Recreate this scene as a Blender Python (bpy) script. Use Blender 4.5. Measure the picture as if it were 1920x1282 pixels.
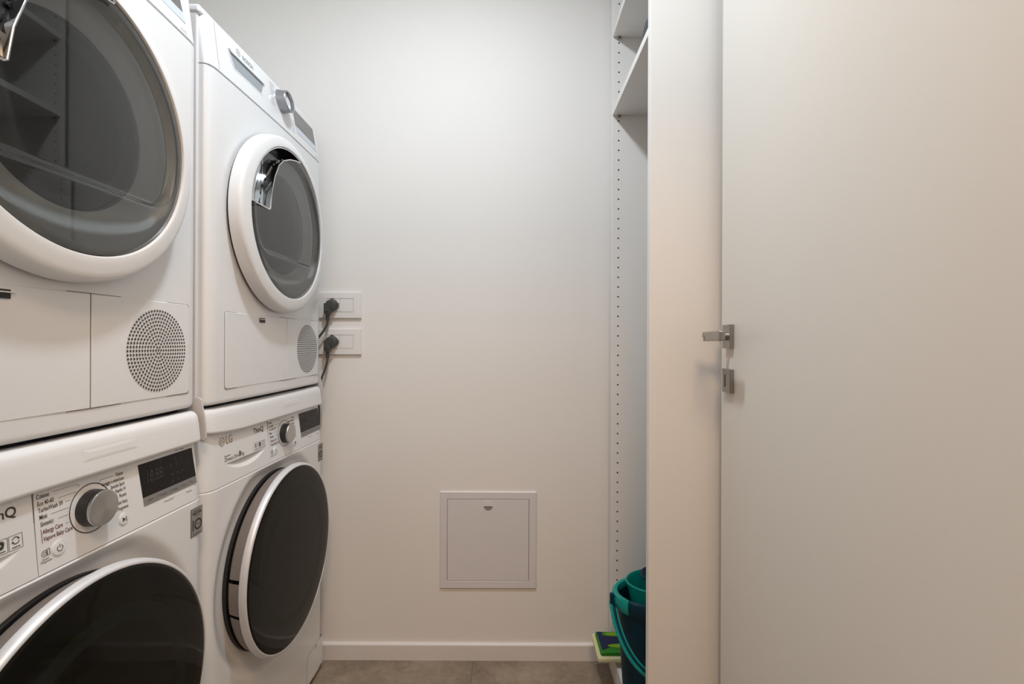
import bpy, bmesh, math
from mathutils import Vector, Matrix

sc = bpy.context.scene
for o in list(bpy.data.objects):
    bpy.data.objects.remove(o)
C = sc.collection
PI = math.pi
H = 1.075                      # camera height above the floor

# ---------------------------------------------------------------- camera, world, exposure
cam = bpy.data.cameras.new('camera')
cam.sensor_width = 36.0
cam.lens = 36.0 * 904.0 / 1920.0
cam.shift_y = 1.0 / 1920.0
cam.clip_start = 0.02
cam_o = bpy.data.objects.new('camera', cam)
C.objects.link(cam_o)
cam_o.location = (0, 0, H)
cam_o.rotation_euler = (PI / 2, -math.radians(0.22), 0)
sc.camera = cam_o

w = bpy.data.worlds.new('world')
w.use_nodes = True
w.node_tree.nodes['Background'].inputs[0].default_value = (0.9, 0.93, 1, 1)
w.node_tree.nodes['Background'].inputs[1].default_value = 0.0
sc.world = w

sc.view_settings.view_transform = 'Standard'
sc.view_settings.look = 'None'
sc.view_settings.gamma = 1.0
sc.view_settings.use_curve_mapping = False
sc.view_settings.exposure = 0.0

LIGHT_ROOM = 13.6
LIGHT_HALL_FILL = 19.0

# ---------------------------------------------------------------- materials
def srgb(r, g, b):
    f = lambda c: (c / 12.92) if c <= 0.04045 else ((c + 0.055) / 1.055) ** 2.4
    return (f(r / 255), f(g / 255), f(b / 255), 1)

def mat(name, col, rough=0.5, metal=0.0, spec=0.5, coat=0.0, bump=None, vary=0.0, vscale=6.0, emit=None):
    m = bpy.data.materials.new(name)
    m.use_nodes = True
    nt = m.node_tree
    b = nt.nodes['Principled BSDF']
    col = col if len(col) == 4 else (*col, 1)
    b.inputs['Base Color'].default_value = col
    b.inputs['Roughness'].default_value = rough
    b.inputs['Metallic'].default_value = metal
    b.inputs['Specular IOR Level'].default_value = spec
    b.inputs['Coat Weight'].default_value = coat
    b.inputs['Coat Roughness'].default_value = 0.05
    if emit:
        b.inputs['Emission Color'].default_value = (*emit[0], 1)
        b.inputs['Emission Strength'].default_value = emit[1]
    if bump or vary:
        tc = nt.nodes.new('ShaderNodeTexCoord')
    if vary:
        n = nt.nodes.new('ShaderNodeTexNoise')
        n.inputs['Scale'].default_value = vscale
        n.inputs['Detail'].default_value = 4
        nt.links.new(tc.outputs['Object'], n.inputs['Vector'])
        mx = nt.nodes.new('ShaderNodeMix')
        mx.data_type = 'RGBA'
        mx.inputs[6].default_value = (*[c * (1 - vary) for c in col[:3]], 1)
        mx.inputs[7].default_value = (*[min(1, c * (1 + vary)) for c in col[:3]], 1)
        nt.links.new(n.outputs['Fac'], mx.inputs[0])
        nt.links.new(mx.outputs[2], b.inputs['Base Color'])
    if bump:
        n2 = nt.nodes.new('ShaderNodeTexNoise')
        n2.inputs['Scale'].default_value = bump[0]
        n2.inputs['Detail'].default_value = 3
        nt.links.new(tc.outputs['Object'], n2.inputs['Vector'])
        bp = nt.nodes.new('ShaderNodeBump')
        bp.inputs['Strength'].default_value = bump[1]
        bp.inputs['Distance'].default_value = 0.002
        nt.links.new(n2.outputs['Fac'], bp.inputs['Height'])
        nt.links.new(bp.outputs['Normal'], b.inputs['Normal'])
    return m

def tile_material():
    m = bpy.data.materials.new('stone_floor_tiles')
    m.use_nodes = True
    nt = m.node_tree
    b = nt.nodes['Principled BSDF']
    b.inputs['Roughness'].default_value = 0.5
    geo = nt.nodes.new('ShaderNodeNewGeometry')
    def noise(scale, detail, rough=0.6):
        n = nt.nodes.new('ShaderNodeTexNoise')
        n.inputs['Scale'].default_value = scale
        n.inputs['Detail'].default_value = detail
        n.inputs['Roughness'].default_value = rough
        nt.links.new(geo.outputs['Position'], n.inputs['Vector'])
        return n
    n1, n2 = noise(5, 8, 0.7), noise(45, 6, 0.75)
    add = nt.nodes.new('ShaderNodeMath'); add.operation = 'MULTIPLY_ADD'
    nt.links.new(n2.outputs['Fac'], add.inputs[0]); add.inputs[1].default_value = 0.5
    nt.links.new(n1.outputs['Fac'], add.inputs[2])
    ramp = nt.nodes.new('ShaderNodeValToRGB')
    ramp.color_ramp.elements[0].position = 0.5
    ramp.color_ramp.elements[0].color = (0.15, 0.115, 0.082, 1)
    ramp.color_ramp.elements[1].position = 1.0
    ramp.color_ramp.elements[1].color = (0.38, 0.315, 0.245, 1)
    nt.links.new(add.outputs[0], ramp.inputs[0])
    sep = nt.nodes.new('ShaderNodeSeparateXYZ')
    nt.links.new(geo.outputs['Position'], sep.inputs[0])
    masks = []
    for ax, off in ((0, -0.127), (1, 1.04)):
        a = nt.nodes.new('ShaderNodeMath'); a.operation = 'SUBTRACT'
        nt.links.new(sep.outputs[ax], a.inputs[0]); a.inputs[1].default_value = off
        p = nt.nodes.new('ShaderNodeMath'); p.operation = 'PINGPONG'
        nt.links.new(a.outputs[0], p.inputs[0]); p.inputs[1].default_value = 0.3
        l = nt.nodes.new('ShaderNodeMath'); l.operation = 'LESS_THAN'
        nt.links.new(p.outputs[0], l.inputs[0]); l.inputs[1].default_value = 0.0012
        masks.append(l)
    mm = nt.nodes.new('ShaderNodeMath'); mm.operation = 'MAXIMUM'
    nt.links.new(masks[0].outputs[0], mm.inputs[0]); nt.links.new(masks[1].outputs[0], mm.inputs[1])
    mx = nt.nodes.new('ShaderNodeMix'); mx.data_type = 'RGBA'
    nt.links.new(mm.outputs[0], mx.inputs[0])
    nt.links.new(ramp.outputs[0], mx.inputs[6])
    mx.inputs[7].default_value = (0.12, 0.105, 0.085, 1)
    nt.links.new(mx.outputs[2], b.inputs['Base Color'])
    return m

def brushed_cap_material():
    """turned metal: radial streaks, anisotropic look from an angular normal variation"""
    m = mat('turned_metal', (0.55, 0.55, 0.54), 0.28, 1.0)
    b = m.node_tree.nodes['Principled BSDF']
    b.inputs['Anisotropic'].default_value = 0.85
    t = m.node_tree.nodes.new('ShaderNodeTangent')
    t.direction_type = 'RADIAL'; t.axis = 'Y'
    m.node_tree.links.new(t.outputs[0], b.inputs['Tangent'])
    return m

def tinted_pane():
    m = bpy.data.materials.new('smoked_door_pane')
    m.use_nodes = True
    nt = m.node_tree
    nt.nodes.remove(nt.nodes['Principled BSDF'])
    out = nt.nodes['Material Output']
    tr = nt.nodes.new('ShaderNodeBsdfTransparent'); tr.inputs[0].default_value = (0.70, 0.715, 0.71, 1)
    df = nt.nodes.new('ShaderNodeBsdfDiffuse'); df.inputs[0].default_value = (0.06, 0.062, 0.062, 1)
    gl = nt.nodes.new('ShaderNodeBsdfGlossy'); gl.inputs[0].default_value = (1, 1, 1, 1); gl.inputs['Roughness'].default_value = 0.02
    fr = nt.nodes.new('ShaderNodeFresnel'); fr.inputs['IOR'].default_value = 1.65
    m1 = nt.nodes.new('ShaderNodeMixShader'); m1.inputs[0].default_value = 0.14
    m2 = nt.nodes.new('ShaderNodeMixShader')
    L = nt.links.new
    L(tr.outputs[0], m1.inputs[1]); L(df.outputs[0], m1.inputs[2])
    L(fr.outputs[0], m2.inputs[0]); L(m1.outputs[0], m2.inputs[1]); L(gl.outputs[0], m2.inputs[2]); L(m2.outputs[0], out.inputs[0])
    return m

M = {
    'wall': mat('wall_paint', (0.84, 0.825, 0.80), 0.7, bump=(180, 0.06), vary=0.012, vscale=3),
    'hall': mat('hall_bounce_ochre', (0.40, 0.24, 0.12), 0.6),  # made-up ochre for the unseen rear wall, bounces warm light inside
    'ceiling': mat('ceiling_paint', (0.87, 0.86, 0.85), 0.8),
    'floor': tile_material(),
    'skirting': mat('skirting_white', (0.78, 0.76, 0.75), 0.35),
    'door': mat('door_lacquer', (0.74, 0.71, 0.655), 0.38, bump=(60, 0.02)),
    'chip': mat('door_chip', (0.16, 0.12, 0.1), 0.8),
    'laminate': mat('white_laminate', (0.80, 0.785, 0.76), 0.42),
    'pin': mat('pin_hole', (0.015, 0.013, 0.012), 0.9),
    'clip': mat('shelf_clip', (0.50, 0.47, 0.38), 0.4),
    'enamel': mat('white_enamel', (0.775, 0.795, 0.815), 0.22, spec=0.5),
    'plastic': mat('white_plastic', (0.775, 0.795, 0.815), 0.3, spec=0.5),
    'side': mat('side_steel', (0.74, 0.74, 0.75), 0.3),
    'seam': mat('seam_shadow', (0.17, 0.16, 0.155), 0.9),
    'black': mat('black_rubber', (0.012, 0.012, 0.013), 0.5),
    'print': mat('black_print', (0.035, 0.033, 0.033), 0.6),
    'redprint': mat('plum_print', (0.14, 0.035, 0.06), 0.6),
    'greyprint': mat('grey_print', (0.42, 0.43, 0.44), 0.6),
    'emboss': mat('warm_grey_emblem', (0.42, 0.38, 0.32), 0.3, metal=0.5),
    'smoke': tinted_pane(),
    'collar': mat('grey_inner_collar', (0.62, 0.63, 0.63), 0.35),
    'bowl': mat('dark_inner_glass', (0.012, 0.013, 0.013), 0.05, spec=0.6),
    'grip': mat('polished_dark_grip', (0.5, 0.51, 0.52), 0.09, metal=1.0),
    'bright': mat('polished_edge', (0.75, 0.76, 0.78), 0.12, metal=1.0),
    'darkglass': mat('black_door_glass', (0.010, 0.0095, 0.008), 0.035, spec=0.11),
    'innerglass': mat('greenish_inner_glass', (0.0145, 0.0165, 0.0125), 0.045, spec=0.08),
    'chrome': mat('satin_silver_ring', (0.74, 0.76, 0.80), 0.38, metal=0.35),
    'rim': mat('taupe_door_rim', (0.22, 0.195, 0.18), 0.35),
    'knobblack': mat('knob_black', (0.022, 0.020, 0.020), 0.32),
    'turned': brushed_cap_material(),
    'knobgrey': mat('knob_grey_metal', (0.34, 0.35, 0.37), 0.3, metal=0.7),
    'screen': mat('display_black', (0.008, 0.007, 0.007), 0.10, spec=0.22),
    'screengrey': mat('display_key_strip', (0.22, 0.22, 0.22), 0.25),
    'dim': mat('unlit_symbols', (0.034, 0.032, 0.030), 0.5),
    'dryscreen': mat('dryer_display', (0.16, 0.155, 0.15), 0.1, spec=0.6),
    'bluestrip': mat('pale_blue_strip', (0.60, 0.67, 0.74), 0.3),
    'drawergrip': mat('blue_grey_recess', (0.30, 0.34, 0.38), 0.28),
    'sticker': mat('silver_sticker', (0.30, 0.30, 0.29), 0.35, metal=0.3),
    'kitgrey': mat('kit_bracket', (0.62, 0.61, 0.62), 0.35),
    'nickel': mat('satin_nickel', (0.33, 0.325, 0.32), 0.3, metal=0.85),
    'hatch': mat('hatch_plastic', (0.74, 0.725, 0.745), 0.4),
    'outlet': mat('outlet_plastic', (0.82, 0.815, 0.80), 0.3),
    'plug': mat('plug_grey', (0.055, 0.057, 0.055), 0.45),
    'bucket': mat('petrol_blue_plastic', (0.002, 0.028, 0.050), 0.45, spec=0.2),
    'teal': mat('teal_plastic', (0.0, 0.26, 0.235), 0.35),
    'green': mat('green_plastic', (0.012, 0.19, 0.006), 0.35),
    'lime': mat('lime_plastic', (0.17, 0.36, 0.01), 0.4),
    'navy': mat('navy_plastic', (0.002, 0.006, 0.06), 0.4),
    'pad': mat('pale_yellow_pad', (0.66, 0.64, 0.38), 0.9, bump=(300, 0.3)),
    'slate': mat('slate_plastic', (0.045, 0.05, 0.06), 0.45),
    'lampframe': mat('lamp_frame', (0.8, 0.8, 0.8), 0.4),
    'lamp': mat('lamp_diffuser', (0.9, 0.9, 0.9), 0.5, emit=((1.0, 0.95, 0.88), 3.0)),
}

# ---------------------------------------------------------------- mesh helpers
def rbox(bm, x0, x1, y0, y1, z0, z1, r=0.0, seg=3, mi=0):
    res = bmesh.ops.create_cube(bm, size=1.0)
    vs = res['verts']
    for v in vs:
        v.co = Vector((x0 + (v.co.x + .5) * (x1 - x0), y0 + (v.co.y + .5) * (y1 - y0), z0 + (v.co.z + .5) * (z1 - z0)))
    fs = list({f for v in vs for f in v.link_faces})
    for f in fs: f.material_index = mi
    if r > 0:
        es = list({e for v in vs for e in v.link_edges})
        g = bmesh.ops.bevel(bm, geom=es, offset=r, segments=seg, profile=0.5, affect='EDGES', clamp_overlap=True)
        for f in g['faces']: f.material_index = mi

def lathe(bm, prof, cx, cz, n=64, mi=0, a0=0.0, a1=2 * PI, y=0.0):
    """revolve (radius, d) about the local Y axis; d counts towards the front (-Y)"""
    closed = abs(a1 - a0 - 2 * PI) < 1e-6
    cols = n if closed else n + 1
    rings = []
    for r, d in prof:
        if r < 1e-6:
            rings.append([bm.verts.new((cx, y - d, cz))])
        else:
            rings.append([bm.verts.new((cx + r * math.cos(a0 + (a1 - a0) * i / n), y - d, cz + r * math.sin(a0 + (a1 - a0) * i / n))) for i in range(cols)])
    for a, b in zip(rings, rings[1:]):
        for i in range(n):
            j = (i + 1) % cols
            if len(a) == 1 and len(b) == 1: continue
            if len(a) == 1: q = (a[0], b[i], b[j])
            elif len(b) == 1: q = (a[i], b[0], a[j])
            else: q = (a[i], b[i], b[j], a[j])
            f = bm.faces.new(q); f.material_index = mi

def vlathe(bm, prof, cx, cy, n=64, mi=0, sx=1.0, sy=1.0):
    """revolve (radius, z) about the vertical axis"""
    rings = []
    for r, z in prof:
        if r < 1e-6: rings.append([bm.verts.new((cx, cy, z))])
        else: rings.append([bm.verts.new((cx + sx * r * math.cos(2 * PI * i / n), cy + sy * r * math.sin(2 * PI * i / n), z)) for i in range(n)])
    for a, b in zip(rings, rings[1:]):
        for i in range(n):
            j = (i + 1) % n
            if len(a) == 1 and len(b) == 1: continue
            if len(a) == 1: q = (a[0], b[i], b[j])
            elif len(b) == 1: q = (a[i], b[0], a[j])
            else: q = (a[i], b[i], b[j], a[j])
            f = bm.faces.new(q); f.material_index = mi

def tube(bm, pts, r, n=10, mi=0, cap=True, closed=False, flat=None):
    pts = [Vector(p) for p in pts]
    rings = []
    up = None
    N = len(pts)
    for i, p in enumerate(pts):
        if closed: t = (pts[(i + 1) % N] - pts[i - 1]).normalized()
        else: t = (pts[min(i + 1, N - 1)] - pts[max(i - 1, 0)]).normalized()
        if up is None:
            up = Vector((0, 0, 1)) if abs(t.z) < 0.9 else Vector((1, 0, 0))
        s = t.cross(up).normalized()
        up = s.cross(t).normalized()
        rr = r[i] if isinstance(r, (list, tuple)) else r
        ra, rb = (rr, rr) if flat is None else (rr * flat[0], rr * flat[1])
        rings.append([bm.verts.new(p + s * ra * math.cos(2 * PI * k / n) + up * rb * math.sin(2 * PI * k / n)) for k in range(n)])
    m = N if closed else N - 1
    for i in range(m):
        a, b = rings[i], rings[(i + 1) % N]
        for k in range(n):
            f = bm.faces.new((a[k], a[(k + 1) % n], b[(k + 1) % n], b[k])); f.material_index = mi
    if cap and not closed:
        for rg in (rings[0], rings[-1]):
            f = bm.faces.new(rg); f.material_index = mi

def prism(bm, poly, d0, d1, mi=0):
    """polygon in (x, z) between depths d0 (back) and d1 (front)"""
    a = [bm.verts.new((x, -d0, z)) for x, z in poly]
    b = [bm.verts.new((x, -d1, z)) for x, z in poly]
    n = len(poly)
    for i in range(n):
        f = bm.faces.new((a[i], a[(i + 1) % n], b[(i + 1) % n], b[i])); f.material_index = mi
    for q in (a, b):
        f = bm.faces.new(q); f.material_index = mi

def hprism(bm, poly, z0, z1, mi=0):
    """polygon in (x, y) between heights"""
    a = [bm.verts.new((x, y, z0)) for x, y in poly]
    b = [bm.verts.new((x, y, z1)) for x, y in poly]
    n = len(poly)
    for i in range(n):
        f = bm.faces.new((a[i], a[(i + 1) % n], b[(i + 1) % n], b[i])); f.material_index = mi
    for q in (a, b):
        f = bm.faces.new(q); f.material_index = mi

def extrude_x(bm, prof, xs, mi=0, cap=True):
    """profile in (y, z) swept along x; xs = list of (x, dy, dz)"""
    rings = [[bm.verts.new((x, y + dy, z + dz)) for y, z in prof] for x, dy, dz in xs]
    n = len(prof)
    for a, b in zip(rings, rings[1:]):
        for i in range(n):
            j = (i + 1) % n
            f = bm.faces.new((a[i], a[j], b[j], b[i])); f.material_index = mi
    if cap:
        for q in (rings[0], rings[-1]):
            f = bm.faces.new(q); f.material_index = mi

def plan_block(bm, plan, zs, mi=0):
    """closed plan (x, y) swept through levels zs = list of (z, scale_in) ; scale_in insets y of front points"""
    rings = [[bm.verts.new((x, y + (ins if y < 0.02 else 0), z)) for x, y in plan] for z, ins in zs]
    n = len(plan)
    for a, b in zip(rings, rings[1:]):
        for i in range(n):
            j = (i + 1) % n
            f = bm.faces.new((a[i], a[j], b[j], b[i])); f.material_index = mi
    for q in (rings[0], rings[-1]):
        f = bm.faces.new(q); f.material_index = mi

_txt = {}
def text(bm, s, x, z, size, d=0.0004, align='LEFT', mi=0, sx=1.0, bold=0.0, shear=0.0):
    """lettering standing in the (x, z) plane, facing the front; z is the middle of the letters"""
    cu = bpy.data.curves.new('txt', 'FONT')
    cu.body = s; cu.size = size; cu.align_x = align; cu.align_y = 'CENTER'; cu.offset = bold; cu.shear = shear
    cu.resolution_u = 4
    ob = bpy.data.objects.new('txt', cu)
    C.objects.link(ob)
    dg = bpy.context.evaluated_depsgraph_get()
    me = bpy.data.meshes.new_from_object(ob.evaluated_get(dg))
    mp = [bm.verts.new((x + v.co.x * sx, -d, z + v.co.y)) for v in me.vertices]
    for p in me.polygons:
        try:
            f = bm.faces.new([mp[i] for i in p.vertices]); f.material_index = mi
        except ValueError:
            pass
    bpy.data.objects.remove(ob); bpy.data.curves.remove(cu); bpy.data.meshes.remove(me)

def plate(bm, x0, x1, z0, z1, d=0.0004, mi=0):
    f = bm.faces.new([bm.verts.new((x, -d, z)) for x, z in ((x0, z0), (x1, z0), (x1, z1), (x0, z1))]); f.material_index = mi

def line(bm, pts, wdt=0.0005, d=0.0004, mi=0):
    for (xa, za), (xb, zb) in zip(pts, pts[1:]):
        dx, dz = xb - xa, zb - za
        L = math.hypot(dx, dz) or 1
        nx, nz = -dz / L * wdt / 2, dx / L * wdt / 2
        f = bm.faces.new([bm.verts.new((x, -d, z)) for x, z in ((xa + nx, za + nz), (xa - nx, za - nz), (xb - nx, zb - nz), (xb + nx, zb + nz))])
        f.material_index = mi

def ringline(bm, cx, cz, r, wdt, d=0.0004, mi=0, n=48, a0=0.0, a1=2 * PI):
    lathe(bm, [(r - wdt / 2, d), (r + wdt / 2, d)], cx, cz, n, mi, a0, a1)

def obj(name, bm, mats, parent=None, smooth=True, warp=None, angle=35, normals=True):
    if warp:
        for v in bm.verts:
            v.co.y += warp(v.co.x, v.co.y, v.co.z)
    if normals:
        bmesh.ops.recalc_face_normals(bm, faces=bm.faces)
    me = bpy.data.meshes.new(name)
    bm.to_mesh(me); bm.free()
    for m in (mats if isinstance(mats, (list, tuple)) else [mats]):
        me.materials.append(m)
    if smooth:
        for p in me.polygons: p.use_smooth = True
        me.set_sharp_from_angle(angle=math.radians(angle))
    o = bpy.data.objects.new(name, me)
    C.objects.link(o)
    if smooth:
        wn = o.modifiers.new('face_weighted_normals', 'WEIGHTED_NORMAL'); wn.keep_sharp = True; wn.weight = 60
    if parent: o.parent = parent
    return o

def tag(o, label, cat, group=None):
    o['label'] = label; o['category'] = cat
    if group: o['group'] = group
    return o

def thing(name, label, cat, loc=(0, 0, 0), rotz=0.0, group=None):
    o = bpy.data.objects.new(name, None)
    o.empty_display_size = 0.05
    C.objects.link(o)
    o.location = loc; o.rotation_euler = (0, 0, rotz)
    return tag(o, label, cat, group)

def struct(name, bm, m, parent=None, smooth=False, **k):
    o = obj(name, bm, m, parent, smooth, **k)
    if parent is None: o['kind'] = 'structure'
    return o

def dup(root, loc, rotz, label):
    r = root.copy(); C.objects.link(r)
    r.location = loc; r.rotation_euler = (0, 0, rotz); r['label'] = label
    for ch in list(root.children):
        c = ch.copy(); C.objects.link(c); c.parent = r
        for g in list(ch.children):
            d = g.copy(); C.objects.link(d); d.parent = c
    return r

def B(): return bmesh.new()

# ---------------------------------------------------------------- the room
XL, XR, YB, YR, ZC = -1.27, 0.72, 1.641, -1.6, 2.46
T = 0.1
bm = B(); rbox(bm, XL - T, XR + T, YR - T, YB + T, -0.1, 0.0); struct('floor', bm, M['floor'])
bm = B(); rbox(bm, XL - T, XR + T, YR - T, YB + T, ZC, ZC + 0.1); struct('ceiling', bm, M['ceiling'])
bm = B(); rbox(bm, XL - T, XR + T, YB, YB + T, 0, ZC); struct('wall_back', bm, M['wall'])
bm = B(); rbox(bm, XL - T, XR + T, YR - T, YR, 0, ZC); struct('wall_rear', bm, M['hall'])
bm = B(); rbox(bm, XL - T, XL, YR, YB, 0, ZC); struct('wall_left', bm, M['wall'])
bm = B(); rbox(bm, XR, XR + T, YR, YB, 0, ZC); struct('wall_right', bm, M['wall'])
bm = B()
rbox(bm, XL, -0.40, 0.17, 0.29, 0, ZC); rbox(bm, 0.46, XR, 0.17, 0.29, 0, ZC); rbox(bm, -0.40, 0.46, 0.17, 0.29, 2.12, ZC)
struct('wall_front', bm, M['wall'])
bm = B()
rbox(bm, -0.40, -0.375, 0.165, 0.295, 0, 2.12); rbox(bm, 0.435, 0.46, 0.165, 0.295, 0, 2.12); rbox(bm, -0.375, 0.435, 0.165, 0.295, 2.095, 2.12)
struct('trim_1', bm, M['door'])
bm = B()
extrude_x(bm, [(YB, 0.0), (YB, 0.055), (YB - 0.006, 0.055), (YB - 0.011, 0.052), (YB - 0.012, 0.049), (YB - 0.012, 0.0)], [(XL, 0, 0), (XR, 0, 0)])
struct('baseboard_back', bm, M['skirting'])

# ceiling lamp above the machines, plus an added fill lamp in the hall
def ceiling_lamp(x, y, power, label, size, col):
    t = thing('ceiling_lamp', label, 'ceiling lamp', (x, y, ZC), 0, 'ceiling lamps')
    bm = B(); vlathe(bm, [(size, 0.0), (size + 0.012, 0.0), (size + 0.012, -0.03), (size, -0.03), (size, 0.0)], 0, 0); obj('lamp_rim', bm, M['lampframe'], t)
    bm = B(); vlathe(bm, [(0, -0.022), (size * 0.98, -0.022), (size * 0.98, -0.010), (0, -0.010)], 0, 0); obj('lamp_diffuser', bm, M['lamp'], t)
    l = bpy.data.lights.new('lamp_light', 'AREA'); l.shape = 'DISK'; l.size = size * 1.9; l.energy = power; l.color = col
    lo = bpy.data.objects.new('lamp_light', l); C.objects.link(lo); lo.parent = t; lo.location = (0, 0, -0.035)
    return t
ceiling_lamp(-0.17, 0.78, LIGHT_ROOM, 'round white ceiling lamp above the machines', 0.07, (0.93, 1.0, 1.06))
ceiling_lamp(0.14, -0.36, LIGHT_HALL_FILL, 'large round fill lamp added in the unseen hall behind the doorway', 0.28, (1.0, 0.645, 0.375))  # invented lamp out of view, added to warm the lower tones

# ---------------------------------------------------------------- open door on the right
door_rot = math.radians(-97.0)
bm = B()
rbox(bm, 0, 0.80, 0.0, 0.04, 0.008, 2.09, 0.0012, 1, 0)
plate(bm, 0.4868, 0.4888, 0.4290, 0.4305, 0.0003, 1); plate(bm, 0.4892, 0.4903, 0.4262, 0.4285, 0.0003, 1)
door = struct('door_1', bm, [M['door'], M['chip']], smooth=True)
door.location = (0.4869, 1.12, 0); door.rotation_euler = (0, 0, door_rot)
bm = B(); rbox(bm, 0.036, 0.087, -0.0095, 0, 1.064, 1.116, 0.0012, 2); obj('handle_rose', bm, M['nickel'], door)
bm = B()
lathe(bm, [(0.009, 0.0), (0.009, 0.047)], 0.061, 1.090, 24, 0, y=-0.0095)
obj('handle_neck', bm, M['nickel'], door)
bm = B()
rbox(bm, 0.050, 0.172, -0.056, -0.043, 1.0795, 1.1005, 0.0035, 3)
obj('handle_lever', bm, M['nickel'], door)
bm = B(); rbox(bm, 0.036, 0.087, -0.0095, 0, 0.967, 1.019, 0.0012, 2); kp = obj('keyhole_plate', bm, M['nickel'], door)
bm = B()
n = 10
prism(bm, [(0.0565 + 0.0035 * math.cos(PI * i / n), 1.003 + 0.0035 * math.sin(PI * i / n)) for i in range(n + 1)] +
          [(0.0565 + 0.0035 * math.cos(PI + PI * i / n), 0.982 + 0.0035 * math.sin(PI + PI * i / n)) for i in range(n + 1)], 0.008, 0.0098)
obj('keyhole', bm, M['black'], kp)

# ---------------------------------------------------------------- tumble dryer (local: x along the front, -y to the front, z from its underside)
HBD = -0.131
def zd(h): return h - HBD
DW = 0.598
def bow(x, y, z):
    if y > 0.075: return 0.0
    t = (x - 0.299) / 0.299
    return -0.006 * max(0.0, 1 - t * t)
def fascia(x, y, z):
    t = max(0.0, min(1.0, (z - zd(0.589)) / 0.117))
    return bow(x, y, z) + (0.014 * t if y < 0.03 else 0)

def corner_plan(x0, x1, back, r=0.028, dep=0.015, n=7, mid=14):
    pts = [(x0, back)]
    for i in range(n + 1):
        a = PI / 2 * i / n
        pts.append((x0 + r * (1 - math.cos(a)), dep * (1 - math.sin(a))))
    for i in range(1, mid):
        pts.append((x0 + r + (x1 - x0 - 2 * r) * i / mid, 0.0))
    for i in range(n, -1, -1):
        a = PI / 2 * i / n
        pts.append((x1 - r * (1 - math.cos(a)), dep * (1 - math.sin(a))))
    pts.append((x1, back))
    return pts

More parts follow.
